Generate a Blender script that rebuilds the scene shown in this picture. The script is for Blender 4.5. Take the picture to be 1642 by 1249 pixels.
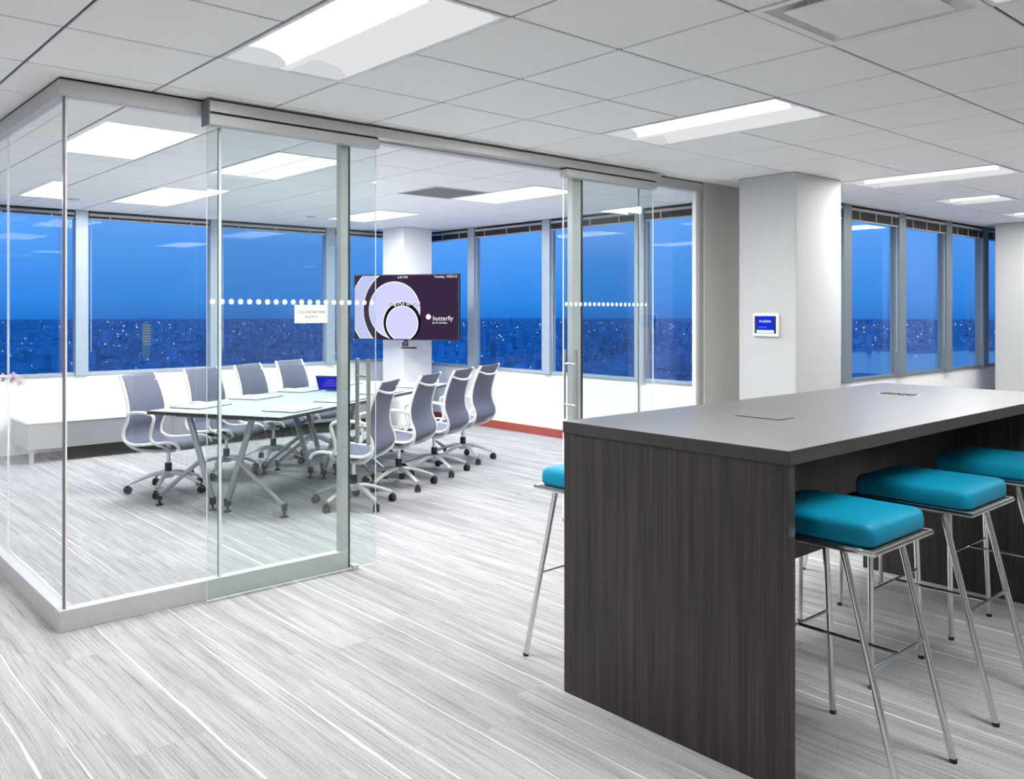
import bpy, math, random
from mathutils import Vector, Matrix

# ------------------------------------------------------------------ reset
for o in list(bpy.data.objects): bpy.data.objects.remove(o)
scn = bpy.context.scene
COL = scn.collection
R = math.radians

# ------------------------------------------------------------------ camera
F_PX, CX, CY, EYE, H = 1384.0, 793.4, 498.2, 1.5023, 2.5935
TH = 0.8522
W_PX, H_PX = 1642.0, 1249.0
cam_d = bpy.data.cameras.new('camera'); cam = bpy.data.objects.new('camera', cam_d); COL.objects.link(cam)
cam.location = (0, 0, EYE)
cam.rotation_euler = (R(90), 0, -(math.pi / 2 - TH))
cam_d.sensor_fit = 'HORIZONTAL'; cam_d.sensor_width = 36.0
cam_d.lens = F_PX / W_PX * 36.0
cam_d.shift_x = (W_PX / 2 - CX) / W_PX
cam_d.shift_y = -(H_PX / 2 - CY) / W_PX
cam_d.clip_start = 0.05; cam_d.clip_end = 60000
scn.camera = cam

# ------------------------------------------------------------------ view + sky (dusk)
vs = scn.view_settings
vs.view_transform = 'Standard'; vs.look = 'None'; vs.gamma = 1.0; vs.use_curve_mapping = False
vs.exposure = 0.08
LAMP_W = 54.0          # watts of one 2x4 ceiling fixture in the open office
LAMP_ROOM = 82.0       # the four in the meeting room
world = bpy.data.worlds.new('dusk_sky'); scn.world = world; world.use_nodes = True
nt = world.node_tree; nt.nodes.clear()
wo = nt.nodes.new('ShaderNodeOutputWorld'); bg = nt.nodes.new('ShaderNodeBackground')
tc = nt.nodes.new('ShaderNodeTexCoord'); sx = nt.nodes.new('ShaderNodeSeparateXYZ')
mr = nt.nodes.new('ShaderNodeMapRange'); rp = nt.nodes.new('ShaderNodeValToRGB')
nt.links.new(tc.outputs['Generated'], sx.inputs[0]); nt.links.new(sx.outputs['Z'], mr.inputs['Value'])
mr.inputs['From Min'].default_value = -0.02; mr.inputs['From Max'].default_value = 0.30
nt.links.new(mr.outputs[0], rp.inputs[0]); nt.links.new(rp.outputs[0], bg.inputs[0]); nt.links.new(bg.outputs[0], wo.inputs[0])
E = rp.color_ramp.elements
E[0].position = 0.0; E[0].color = (0.012, 0.150, 0.56, 1)
E[1].position = 1.0; E[1].color = (0.15, 0.44, 1.05, 1)
e = E.new(0.10); e.color = (0.032, 0.25, 0.80, 1)
e = E.new(0.40); e.color = (0.125, 0.40, 1.02, 1)
bg.inputs[1].default_value = 1.0

# ------------------------------------------------------------------ helpers
def tag(o, label=None, cat=None, group=None, kind=None):
    if label: o['label'] = label
    if cat: o['category'] = cat
    if group: o['group'] = group
    if kind: o['kind'] = kind
    return o

class MB:
    def __init__(s): s.v = []; s.f = []; s.m = []
    def add(s, vs, fs, mi=0):
        b = len(s.v); s.v += [tuple(p) for p in vs]; s.f += [tuple(i + b for i in q) for q in fs]; s.m += [mi] * len(fs); return s
    def box(s, x0, x1, y0, y1, z0, z1, mi=0, M=None):
        p = [(x0,y0,z0),(x1,y0,z0),(x1,y1,z0),(x0,y1,z0),(x0,y0,z1),(x1,y0,z1),(x1,y1,z1),(x0,y1,z1)]
        if M is not None: p = [M @ Vector(q) for q in p]
        return s.add(p, [(0,3,2,1),(4,5,6,7),(0,1,5,4),(1,2,6,5),(2,3,7,6),(3,0,4,7)], mi)
    def bbox(s, x0, x1, y0, y1, z0, z1, b=0.004, mi=0, M=None):
        """box with chamfered edges"""
        xs = (x0, x1); ys = (y0, y1); zs = (z0, z1); vs = []; idx = {}
        for i in (0,1):
            for j in (0,1):
                for k in (0,1):
                    sx_, sy_, sz_ = (1-2*i)*b, (1-2*j)*b, (1-2*k)*b
                    idx[i,j,k] = len(vs)
                    vs += [(xs[i], ys[j]+sy_, zs[k]+sz_), (xs[i]+sx_, ys[j], zs[k]+sz_), (xs[i]+sx_, ys[j]+sy_, zs[k])]
        fs = []
        I = lambda i,j,k,a: idx[i,j,k]+a
        for i in (0,1):
            q = [I(i,0,0,0),I(i,1,0,0),I(i,1,1,0),I(i,0,1,0)]; fs.append(q if i else q[::-1])
            q = [I(0,i,0,1),I(0,i,1,1),I(1,i,1,1),I(1,i,0,1)]; fs.append(q if i else q[::-1])
            q = [I(0,0,i,2),I(1,0,i,2),I(1,1,i,2),I(0,1,i,2)]; fs.append(q if i else q[::-1])
        for i in (0,1):
            for j in (0,1):
                q = [I(i,j,0,0),I(i,j,1,0),I(i,j,1,1),I(i,j,0,1)]; fs.append(q if (i+j)%2 else q[::-1])
                q = [I(i,0,j,0),I(i,0,j,2),I(i,1,j,2),I(i,1,j,0)]; fs.append(q if (i+j)%2 else q[::-1])
                q = [I(0,i,j,1),I(1,i,j,1),I(1,i,j,2),I(0,i,j,2)]; fs.append(q if (i+j)%2 else q[::-1])
        for i in (0,1):
            for j in (0,1):
                for k in (0,1):
                    q = [I(i,j,k,0),I(i,j,k,1),I(i,j,k,2)]; fs.append(q if (i+j+k)%2 else q[::-1])
        if M is not None: vs = [M @ Vector(q) for q in vs]
        return s.add(vs, fs, mi)
    def tube(s, pts, r, n=8, mi=0, cap=True, closed=False, flat=1.0):
        pts = [Vector(p) for p in pts]; N = len(pts)
        rr = r if isinstance(r, (list, tuple)) else [r] * N
        rings = []; up = None
        for i, p in enumerate(pts):
            if closed: t = (pts[(i+1) % N] - pts[i-1])
            elif i == 0: t = pts[1] - p
            elif i == N-1: t = p - pts[i-1]
            else: t = (pts[i+1] - p).normalized() + (p - pts[i-1]).normalized()
            t.normalize()
            if up is None:
                a = Vector((0,0,1)) if abs(t.z) < 0.9 else Vector((1,0,0))
                up = (a - t * a.dot(t)).normalized()
            else:
                up = (up - t * up.dot(t)).normalized()
            sd = t.cross(up)
            rings.append([p + (up * math.cos(2*math.pi*k/n) * flat + sd * math.sin(2*math.pi*k/n)) * rr[i] for k in range(n)])
        vs = [q for g in rings for q in g]; fs = []
        for i in range(N if closed else N-1):
            a = i*n; b = ((i+1) % N)*n
            for k in range(n): fs.append((a+k, a+(k+1)%n, b+(k+1)%n, b+k))
        if cap and not closed:
            fs.append(tuple(range(n))[::-1]); fs.append(tuple(range((N-1)*n, N*n)))
        return s.add(vs, fs, mi)
    def lathe(s, prof, n=16, c=(0,0,0), mi=0):
        vs = []; fs = []
        for (r, z) in prof:
            for k in range(n): vs.append((c[0]+r*math.cos(2*math.pi*k/n), c[1]+r*math.sin(2*math.pi*k/n), c[2]+z))
        for i in range(len(prof)-1):
            for k in range(n): fs.append((i*n+k, i*n+(k+1)%n, (i+1)*n+(k+1)%n, (i+1)*n+k))
        fs.append(tuple(range(n))[::-1]); fs.append(tuple(range((len(prof)-1)*n, len(prof)*n)))
        return s.add(vs, fs, mi)
    def prism(s, poly, h0, h1, axis='z', mi=0):
        n = len(poly)
        def P(a, b, h): return (a, b, h) if axis == 'z' else ((a, h, b) if axis == 'y' else (h, a, b))
        vs = [P(a, b, h0) for a, b in poly] + [P(a, b, h1) for a, b in poly]
        fs = [tuple(range(n))[::-1], tuple(range(n, 2*n))] + [(i, (i+1)%n, n+(i+1)%n, n+i) for i in range(n)]
        return s.add(vs, fs, mi)
    def mesh(s, name, mats, smooth=False, fix=True):
        me = bpy.data.meshes.new(name); me.from_pydata(s.v, [], s.f); me.update()
        if not isinstance(mats, (list, tuple)): mats = [mats]
        for m in mats: me.materials.append(m)
        for p, mi in zip(me.polygons, s.m): p.material_index = mi; p.use_smooth = smooth
        if fix:
            import bmesh
            bm = bmesh.new(); bm.from_mesh(me); bmesh.ops.recalc_face_normals(bm, faces=bm.faces); bm.to_mesh(me); bm.free()
        if smooth:
            try: me.set_sharp_from_angle(angle=R(42))
            except Exception: pass
        return me
    def build(s, name, mats, parent=None, smooth=False, loc=None, rz=0, fix=True):
        return link(name, s.mesh(name, mats, smooth, fix), parent, loc, rz)

def link(name, me, parent=None, loc=None, rz=0):
    o = bpy.data.objects.new(name, me); COL.objects.link(o)
    if parent is not None: o.parent = parent
    if loc is not None: o.location = loc
    if rz: o.rotation_euler.z = rz
    return o

def empty(name, loc=(0,0,0), rz=0):
    o = bpy.data.objects.new(name, None); COL.objects.link(o); o.location = loc; o.rotation_euler.z = rz
    o.empty_display_size = 0.1
    return o

def copy_tree(o, parent=None):
    c = o.copy(); COL.objects.link(c); c.parent = parent
    if parent is not None: c.matrix_parent_inverse = o.matrix_parent_inverse.copy()
    for ch in list(o.children): copy_tree(ch, c)
    return c

def bez(p, n=24):
    """Catmull-Rom through points"""
    p = [Vector(q) for q in p]; out = []
    P = [2*p[0]-p[1]] + p + [2*p[-1]-p[-2]]
    segs = len(p)-1; per = max(2, n//segs)
    for i in range(segs):
        a, b, c, d = P[i:i+4]
        for k in range(per):
            t = k/per
            out.append(0.5*((2*b)+(-a+c)*t+(2*a-5*b+4*c-d)*t*t+(-a+3*b-3*c+d)*t**3))
    out.append(p[-1]); return out

def text_obj(name, body, size, mat, parent, M, align='CENTER', ext=0.0005):
    cu = bpy.data.curves.new(name, 'FONT'); cu.body = body; cu.size = size; cu.align_x = align; cu.align_y = 'CENTER'; cu.extrude = ext
    t = bpy.data.objects.new(name, cu); COL.objects.link(t)
    dg = bpy.context.evaluated_depsgraph_get(); me = bpy.data.meshes.new_from_object(t.evaluated_get(dg))
    bpy.data.objects.remove(t); me.materials.clear(); me.materials.append(mat)
    o = link(name, me, parent); o.matrix_local = M
    return o

# ------------------------------------------------------------------ materials
def new_mat(name):
    m = bpy.data.materials.new(name); m.use_nodes = True
    n = m.node_tree; b = n.nodes['Principled BSDF']; return m, n, b
def pm(name, col, rough=0.5, metal=0.0, spec=0.5, var=0.0, scale=40, bump=0.0):
    m, n, b = new_mat(name)
    b.inputs['Base Color'].default_value = (*col, 1); b.inputs['Roughness'].default_value = rough
    b.inputs['Metallic'].default_value = metal; b.inputs['Specular IOR Level'].default_value = spec
    if var or bump:
        t = n.nodes.new('ShaderNodeTexCoord'); no = n.nodes.new('ShaderNodeTexNoise'); no.inputs['Scale'].default_value = scale
        no.inputs['Detail'].default_value = 3
        n.links.new(t.outputs['Object'], no.inputs['Vector'])
        if var:
            r = n.nodes.new('ShaderNodeValToRGB')
            r.color_ramp.elements[0].color = (*[c*(1-var) for c in col], 1); r.color_ramp.elements[1].color = (*[min(1, c*(1+var)) for c in col], 1)
            r.color_ramp.elements[0].position = 0.3; r.color_ramp.elements[1].position = 0.7
            n.links.new(no.outputs['Fac'], r.inputs[0]); n.links.new(r.outputs[0], b.inputs['Base Color'])
        if bump:
            bu = n.nodes.new('ShaderNodeBump'); bu.inputs['Strength'].default_value = bump; bu.inputs['Distance'].default_value = 0.002
            n.links.new(no.outputs['Fac'], bu.inputs['Height']); n.links.new(bu.outputs[0], b.inputs['Normal'])
    return m
def em(name, col, strength=1.0):
    m = bpy.data.materials.new(name); m.use_nodes = True; n = m.node_tree; n.nodes.clear()
    o = n.nodes.new('ShaderNodeOutputMaterial'); e_ = n.nodes.new('ShaderNodeEmission')
    e_.inputs[0].default_value = (*col, 1); e_.inputs[1].default_value = strength; n.links.new(e_.outputs[0], o.inputs[0]); return m
def glass(name, tint, f0=0.045, rough=0.0, gain=1.0):
    """clear sheet glass: transmitted light tinted, mirror reflection by Schlick's Fresnel term"""
    m = bpy.data.materials.new(name); m.use_nodes = True; n = m.node_tree; n.nodes.clear()
    o = n.nodes.new('ShaderNodeOutputMaterial'); mx = n.nodes.new('ShaderNodeMixShader')
    tr = n.nodes.new('ShaderNodeBsdfTransparent'); gl = n.nodes.new('ShaderNodeBsdfGlossy')
    tr.inputs[0].default_value = (*tint, 1); gl.inputs['Roughness'].default_value = rough; gl.inputs[0].default_value = (gain, gain, gain, 1)
    lw = n.nodes.new('ShaderNodeLayerWeight'); lw.inputs[0].default_value = 0.5
    p = n.nodes.new('ShaderNodeMath'); p.operation = 'POWER'; p.inputs[1].default_value = 5
    ma = n.nodes.new('ShaderNodeMath'); ma.operation = 'MULTIPLY_ADD'; ma.inputs[1].default_value = 1-f0; ma.inputs[2].default_value = f0
    n.links.new(lw.outputs['Facing'], p.inputs[0]); n.links.new(p.outputs[0], ma.inputs[0]); n.links.new(ma.outputs[0], mx.inputs[0])
    n.links.new(tr.outputs[0], mx.inputs[1]); n.links.new(gl.outputs[0], mx.inputs[2]); n.links.new(mx.outputs[0], o.inputs[0]); return m
def clear(name, tint):
    m = bpy.data.materials.new(name); m.use_nodes = True; n = m.node_tree; n.nodes.clear()
    o = n.nodes.new('ShaderNodeOutputMaterial'); tr = n.nodes.new('ShaderNodeBsdfTransparent'); tr.inputs[0].default_value = (*tint, 1)
    n.links.new(tr.outputs[0], o.inputs[0]); return m
def edge_mat(name, col, op):
    m = bpy.data.materials.new(name); m.use_nodes = True; n = m.node_tree; n.nodes.clear()
    o = n.nodes.new('ShaderNodeOutputMaterial'); mx = n.nodes.new('ShaderNodeMixShader'); mx.inputs[0].default_value = op
    tr = n.nodes.new('ShaderNodeBsdfTransparent'); b = n.nodes.new('ShaderNodeBsdfPrincipled')
    b.inputs['Base Color'].default_value = (*col, 1); b.inputs['Roughness'].default_value = 0.25
    n.links.new(tr.outputs[0], mx.inputs[1]); n.links.new(b.outputs[0], mx.inputs[2]); n.links.new(mx.outputs[0], o.inputs[0]); return m

def carpet_mat():
    m, n, b = new_mat('carpet'); L = n.links
    def N(t, **k):
        q = n.nodes.new(t)
        for a, v in k.items(): setattr(q, a, v)
        return q
    def math_(op, a, bb=None, c=None):
        q = N('ShaderNodeMath', operation=op)
        for i, v in enumerate((a, bb, c)):
            if v is None: continue
            if isinstance(v, (int, float)): q.inputs[i].default_value = v
            else: L.new(v, q.inputs[i])
        return q.outputs[0]
    tc_ = N('ShaderNodeTexCoord'); sp = N('ShaderNodeSeparateXYZ'); L.new(tc_.outputs['Object'], sp.inputs[0])
    X, Y = sp.outputs[0], sp.outputs[1]
    colx = math_('FLOOR', math_('DIVIDE', X, 0.25))
    wn0 = N('ShaderNodeTexWhiteNoise', noise_dimensions='1D'); L.new(colx, wn0.inputs['W'])
    yy = math_('FLOOR', math_('ADD', Y, math_('MULTIPLY', wn0.outputs['Value'], 1.0)))
    cv = N('ShaderNodeCombineXYZ'); L.new(colx, cv.inputs[0]); L.new(yy, cv.inputs[1])
    wn = N('ShaderNodeTexWhiteNoise', noise_dimensions='2D'); L.new(cv.outputs[0], wn.inputs['Vector'])
    off = math_('MULTIPLY', wn.outputs['Value'], 6.0)
    def noise(sx_, sy_, det=3, dist=0.0, rough=0.5, plank=0.35):
        c = N('ShaderNodeCombineXYZ'); L.new(math_('MULTIPLY', X, sx_), c.inputs[0])
        L.new(math_('MULTIPLY', Y, sy_), c.inputs[1]); L.new(math_('MULTIPLY', off, plank), c.inputs[2])
        q = N('ShaderNodeTexNoise'); q.inputs['Scale'].default_value = 1; q.inputs['Detail'].default_value = det
        q.inputs['Distortion'].default_value = dist; q.inputs['Roughness'].default_value = rough; L.new(c.outputs[0], q.inputs['Vector']); return q.outputs['Fac']
    def ramp(x, stops):
        r = N('ShaderNodeValToRGB'); L.new(x, r.inputs[0]); es = r.color_ramp.elements
        es[0].position, es[0].color = stops[0][0], (*[stops[0][1]]*3, 1); es[1].position, es[1].color = stops[-1][0], (*[stops[-1][1]]*3, 1)
        for p, c in stops[1:-1]: e_ = es.new(p); e_.color = (c, c, c, 1)
        return r.outputs[0]
    base = ramp(noise(16, 0.9, 4, 0.4), [(0.30, 0.30), (0.5, 0.36), (0.70, 0.425)])
    lines = ramp(noise(140, 3.2, 3, 0.2, 0.6), [(0.34, 0.74), (0.46, 0.98), (0.64, 1.07)])
    yarn = ramp(noise(260, 190, 1, 0, 0.5, 0.0), [(0.25, 0.72), (0.5, 1.0), (0.75, 1.22)])
    wob = math_('MULTIPLY', math_('SUBTRACT', noise(1.2, 1.1, 4, 0.0, 0.62, 0.0), 0.5), 0.042)
    xw = math_('ADD', X, wob)
    def streaks(cell, wid, seed, lo, hi, lsc):
        q = math_('DIVIDE', math_('ADD', xw, seed), cell); c = math_('FLOOR', q); fr_ = math_('SUBTRACT', q, c)
        w_ = N('ShaderNodeTexWhiteNoise', noise_dimensions='1D'); L.new(math_('ADD', c, seed*7.3), w_.inputs['W'])
        pos = math_('MULTIPLY_ADD', w_.outputs['Value'], 0.7, 0.15)
        d_ = math_('MULTIPLY', math_('ABSOLUTE', math_('SUBTRACT', fr_, pos)), cell)
        cvv = N('ShaderNodeCombineXYZ'); L.new(math_('MULTIPLY', c, 3.17), cvv.inputs[0]); L.new(math_('MULTIPLY', Y, lsc), cvv.inputs[1])
        nz = N('ShaderNodeTexNoise'); nz.inputs['Scale'].default_value = 1; nz.inputs['Detail'].default_value = 3; L.new(cvv.outputs[0], nz.inputs['Vector'])
        ww = math_('MULTIPLY', ramp(nz.outputs['Fac'], [(lo, 0.0), (hi, 1.0)]), wid)
        return math_('GREATER_THAN', ww, d_)
    stk = math_('MAXIMUM', streaks(0.23, 0.0052, 0.0, 0.44, 0.70, 1.3), streaks(0.47, 0.0085, 2.71, 0.44, 0.66, 0.9))
    drk = streaks(0.050, 0.0022, 1.37, 0.42, 0.62, 1.6)
    v = math_('MULTIPLY', math_('MULTIPLY', base, lines), yarn)
    v = math_('MULTIPLY', v, math_('MULTIPLY_ADD', drk, -0.32, 1.0))
    v2 = math_('ADD', math_('MULTIPLY', v, math_('SUBTRACT', 1.0, stk)), math_('MULTIPLY', stk, 0.62))
    cc = N('ShaderNodeCombineColor'); L.new(math_('MULTIPLY', v2, 1.0), cc.inputs[0]); L.new(math_('MULTIPLY', v2, 0.985), cc.inputs[1]); L.new(math_('MULTIPLY', v2, 0.985), cc.inputs[2])
    L.new(cc.outputs[0], b.inputs['Base Color']); b.inputs['Roughness'].default_value = 0.95; b.inputs['Specular IOR Level'].default_value = 0.1
    bu = N('ShaderNodeBump'); bu.inputs['Strength'].default_value = 0.35; bu.inputs['Distance'].default_value = 0.004
    L.new(yarn, bu.inputs['Height']); L.new(bu.outputs[0], b.inputs['Normal'])
    return m

def wood_mat(name, c0, c1, axis, rough=0.4, spec=0.5):
    m, n, b = new_mat(name); L = n.links
    t = n.nodes.new('ShaderNodeTexCoord'); mp = n.nodes.new('ShaderNodeMapping'); L.new(t.outputs['Object'], mp.inputs[0])
    sc = {'z': (210, 210, 2.2), 'x': (2.5, 150, 150)}[axis]; mp.inputs['Scale'].default_value = sc
    no = n.nodes.new('ShaderNodeTexNoise'); no.inputs['Scale'].default_value = 1; no.inputs['Detail'].default_value = 4; no.inputs['Distortion'].default_value = 0.3
    L.new(mp.outputs[0], no.inputs['Vector'])
    mp2 = n.nodes.new('ShaderNodeMapping'); L.new(t.outputs['Object'], mp2.inputs[0]); mp2.inputs['Scale'].default_value = tuple(q/9 if q > 10 else q/2 for q in sc)
    n2 = n.nodes.new('ShaderNodeTexNoise'); n2.inputs['Scale'].default_value = 1; L.new(mp2.outputs[0], n2.inputs['Vector'])
    r = n.nodes.new('ShaderNodeValToRGB'); r.color_ramp.elements[0].position = 0.33; r.color_ramp.elements[1].position = 0.68
    r.color_ramp.elements[0].color = (*c0, 1); r.color_ramp.elements[1].color = (*c1, 1)
    ma = n.nodes.new('ShaderNodeMath'); ma.operation = 'MULTIPLY_ADD'; ma.inputs[1].default_value = 0.6; L.new(no.outputs['Fac'], ma.inputs[0])
    m3 = n.nodes.new('ShaderNodeMath'); m3.operation = 'MULTIPLY'; m3.inputs[1].default_value = 0.4; L.new(n2.outputs['Fac'], m3.inputs[0]); L.new(m3.outputs[0], ma.inputs[2])
    L.new(ma.outputs[0], r.inputs[0]); L.new(r.outputs[0], b.inputs['Base Color'])
    b.inputs['Roughness'].default_value = rough; b.inputs['Specular IOR Level'].default_value = spec
    return m

M_carpet = carpet_mat()
M_tile = pm('ceiling_tile_white', (0.92, 0.92, 0.92), 0.9, spec=0.1, var=0.03, scale=160)
M_grid = pm('ceiling_grid_grey', (0.075, 0.075, 0.08), 0.7)
M_wall = pm('wall_paint_white', (0.80, 0.80, 0.80), 0.8, spec=0.2, var=0.01, scale=8)
M_greige = pm('wall_paint_grey', (0.53, 0.53, 0.505), 0.75, spec=0.25, var=0.01, scale=8)
M_colw = pm('column_paint', (0.56, 0.56, 0.565), 0.7, spec=0.25, var=0.01, scale=8)
M_mull = pm('window_frame_aluminium', (0.34, 0.40, 0.47), 0.38, 0.25, var=0.03, scale=15)
M_mulld = pm('window_frame_slate', (0.16, 0.20, 0.23), 0.42, 0.2, var=0.03, scale=15)
M_head = pm('window_head_dark', (0.055, 0.055, 0.06), 0.6, var=0.1, scale=20)
M_blind = pm('blind_slat_dark', (0.035, 0.028, 0.026), 0.6, var=0.1, scale=60)
M_rail = pm('blind_rail_pale', (0.42, 0.42, 0.43), 0.5)
M_alu = pm('brushed_aluminium', (0.52, 0.52, 0.52), 0.38, 0.55, var=0.04, scale=30)
M_alul = pm('satin_aluminium_pale', (0.49, 0.49, 0.49), 0.45, 0.25, var=0.03, scale=30)
M_black = pm('black_gasket', (0.012, 0.012, 0.013), 0.6, var=0.1)
M_steel = pm('brushed_steel_handle', (0.62, 0.58, 0.53), 0.32, 0.9, var=0.03, scale=80)
M_chrome = pm('polished_chrome', (0.72, 0.72, 0.73), 0.13, 1.0, var=0.02)
M_red = pm('red_brown_baseboard', (0.30, 0.058, 0.042), 0.5, var=0.08, scale=25)
M_white = pm('white_powder_coat', (0.80, 0.80, 0.79), 0.4, var=0.01)
M_glass = glass('partition_glass', (0.955, 0.975, 0.97), 0.075)
M_glassback = clear('partition_glass_inner', (0.985, 0.992, 0.99))
M_dglass = glass('door_glass', (0.865, 0.93, 0.915), 0.085)
M_edge = edge_mat('glass_polished_edge', (0.90, 0.92, 0.94), 0.85)
M_edged = edge_mat('glass_corner_edge', (0.16, 0.15, 0.19), 0.8)
M_wglass = glass('window_glass', (0.95, 0.97, 0.98), 0.006)
M_dot = pm('white_vinyl_dot', (0.88, 0.88, 0.88), 0.5, var=0.01)
M_wood = wood_mat('ebony_laminate', (0.011, 0.0092, 0.009), (0.060, 0.052, 0.049), 'z', 0.42, 0.4)
M_woodtop = wood_mat('ebony_laminate_top', (0.050, 0.048, 0.047), (0.080, 0.077, 0.075), 'x', 0.34, 0.6)
M_woodedge = wood_mat('ebony_laminate_edge', (0.024, 0.021, 0.020), (0.056, 0.050, 0.048), 'x', 0.42, 0.45)
M_teal = pm('teal_vinyl', (0.0, 0.235, 0.38), 0.5, spec=0.22, var=0.04, scale=12, bump=0.05)
M_frame = pm('chair_white_frame', (0.78, 0.78, 0.77), 0.42, var=0.01)
M_mesh = pm('chair_mesh_grey', (0.145, 0.155, 0.205), 0.8, spec=0.15, var=0.12, scale=420)
M_basew = pm('chair_base_silver', (0.60, 0.62, 0.62), 0.4, 0.2, var=0.02)
M_caster = pm('caster_black', (0.015, 0.015, 0.017), 0.45, var=0.1)
M_ttop = pm('table_laminate_pale', (0.50, 0.53, 0.54), 0.24, spec=0.6, var=0.03, scale=6)
M_tedge = pm('table_edge_dark', (0.035, 0.036, 0.04), 0.4, var=0.1)
M_tleg = pm('table_leg_silver', (0.34, 0.37, 0.385), 0.4, 0.45, var=0.03)
M_pad = pm('desk_pad_grey', (0.46, 0.49, 0.51), 0.4, var=0.03, scale=60)
M_bench = pm('bench_grey_front', (0.235, 0.235, 0.25), 0.5, var=0.02, scale=12)
M_benchw = pm('bench_white_top', (0.72, 0.72, 0.72), 0.4, var=0.02, scale=12)
M_dark = pm('dark_plinth', (0.018, 0.017, 0.018), 0.7, var=0.2)
M_signw = pm('sign_plate_ivory', (0.78, 0.78, 0.74), 0.5, var=0.01)
M_signt = pm('sign_letter_grey', (0.10, 0.12, 0.12), 0.6)
M_tvbg = em('screen_aubergine', (0.040, 0.022, 0.055), 1.0)
M_tvlav = em('screen_lavender', (0.63, 0.64, 1.0), 1.0)
M_tvblk = em('screen_near_black', (0.008, 0.006, 0.016), 1.0)
M_tvw = em('screen_white', (1, 1, 1), 1.0)
M_blue = em('screen_blue', (0.012, 0.03, 0.62), 1.0)
M_cyan = em('screen_pale_cyan', (0.72, 0.95, 0.93), 1.0)
M_violet = em('screen_violet', (0.20, 0.12, 0.9), 1.0)
M_plast = pm('white_plastic', (0.86, 0.86, 0.86), 0.35, var=0.01)
M_refl = pm('troffer_reflector_white', (0.82, 0.82, 0.83), 0.6, var=0.01)
M_grille = pm('return_grille_grey', (0.55, 0.55, 0.57), 0.6, var=0.04)
M_diff = pm('diffuser_white', (0.86, 0.86, 0.85), 0.55, var=0.02)

# ------------------------------------------------------------------ room extents
XL, XR, YB = -4.6, 14.6, -4.2          # office walls out of frame
YA, XB, YC = 10.03, 7.28, 4.30         # far facade, right facade of meeting room, office facade
PX0, PY0 = 1.118, 4.357                # outer corner of the glass partition
G0X, G0Y, GS = 2.7709, 2.9846, 0.6096  # ceiling grid
def gx(i): return G0X + GS * i
def gy(j): return G0Y + GS * j

foot = [(XL, YB), (XR, YB), (XR, YC), (XB, YC), (XB, YA), (XL, YA)]
tag(MB().prism(foot, -0.12, 0.0).build('floor', M_carpet), kind='structure')
ceil = tag(MB().prism(foot, H + 0.085, H + 0.16).build('ceiling', M_grid), kind='structure')
cg = MB()

# fixtures on the ceiling grid: (i, j0, j1, kind)
FIX = [(-2, -1, 1, 'o'), (2, -1, 1, 'o'), (7, -1, 1, 'o'), (10, 0, 1, 'o'), (13, 0, 1, 'o'), (0, -5, -3, 'o'),
       (-5, 8, 10, 'o'), (-6, 2, 4, 'o'), (-8, -4, -2, 'o'), (9, -7, -5, 'o'), (12, -4, -2, 'o'),  # first one mirrored in the glass; other four unseen, added to even the brightness
       (0, 4, 6, 'r'), (0, 8, 10, 'r'), (4, 4, 6, 'r'), (4, 8, 10, 'r')]
blocked = set()
for i, a, b, k in FIX:
    for j in range(a, b): blocked.add((i, j))
blocked |= {(0, -3), (3, 5)}
def to_px(x, y, z):
    r_ = x * math.sin(TH) - y * math.cos(TH); f_ = x * math.cos(TH) + y * math.sin(TH)
    if f_ < 0.3: return None
    return CX + F_PX * r_ / f_, CY - F_PX * (z - EYE) / f_, f_
cells = []
for i in range(-12, 20):
    x = gx(i)
    if XL < x < XR: cg.box(x-0.012, x+0.012, YB, YA if x < XB else YC, H+0.0065, H+0.0085)
for j in range(-12, 12):
    y = gy(j)
    if not YB < y < YA: continue
    for i in range(-13, 20):
        if any(fi == i and a_ < j < b_ for fi, a_, b_, k_ in FIX): continue
        xa, xb = max(gx(i), XL), min(gx(i+1), XB if y > YC else XR)
        if xb > xa: cg.box(xa, xb, y-0.012, y+0.012, H+0.0066, H+0.0086)
tag(cg.build('grid_bars', M_grid, ceil), kind='stuff')
for i in range(-13, 20):
    for j in range(-12, 12):
        if (i, j) in blocked: continue
        x0, x1, y0, y1 = gx(i), gx(i+1), gy(j), gy(j+1)
        x0, x1, y0, y1 = max(x0, XL), min(x1, XR), max(y0, YB), min(y1, YA)
        if x1 - x0 < 0.02 or y1 - y0 < 0.02: continue
        if x0 < XB < x1 and y1 > YC: x1 = XB
        if y0 < YC < y1 and x0 >= XB - 0.01: y1 = YC
        if x0 >= XB - 0.01 and y0 >= YC - 0.01: continue
        if x1 - x0 < 0.02 or y1 - y0 < 0.02: continue
        vis = None
        for px_, py_ in ((x0, y0), (x1, y0), (x0, y1), (x1, y1), ((x0+x1)/2, (y0+y1)/2)):
            q = to_px(px_, py_, H)
            if q and -5 < q[0] < W_PX + 5 and -5 < q[1] < H_PX: vis = q[2] if vis is None else min(vis, q[2])
        full = abs(x1-x0-GS) < 1e-3 and abs(y1-y0-GS) < 1e-3
        cells.append((vis if vis else 999, x0, x1, y0, y1, full))
cells.sort()
G = 0.0060
tile_me = MB().bbox(-GS/2+G, GS/2-G, -GS/2+G, GS/2-G, 0, 0.02, 0.0025).mesh('ceiling_tile', M_tile)
rest = MB(); cnt = 0
for vz, x0, x1, y0, y1, full in cells:
    if vz < 900 and cnt < 295:
        cnt += 1
        if full: link('ceiling_tile', tile_me, ceil, ((x0+x1)/2, (y0+y1)/2, H))
        else: MB().bbox(x0+G, x1-G, y0+G, y1-G, H, H+0.02, 0.0025).build('ceiling_tile', M_tile, ceil)
    else: rest.box(x0+G, x1-G, y0+G, y1-G, H, H+0.02)
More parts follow.
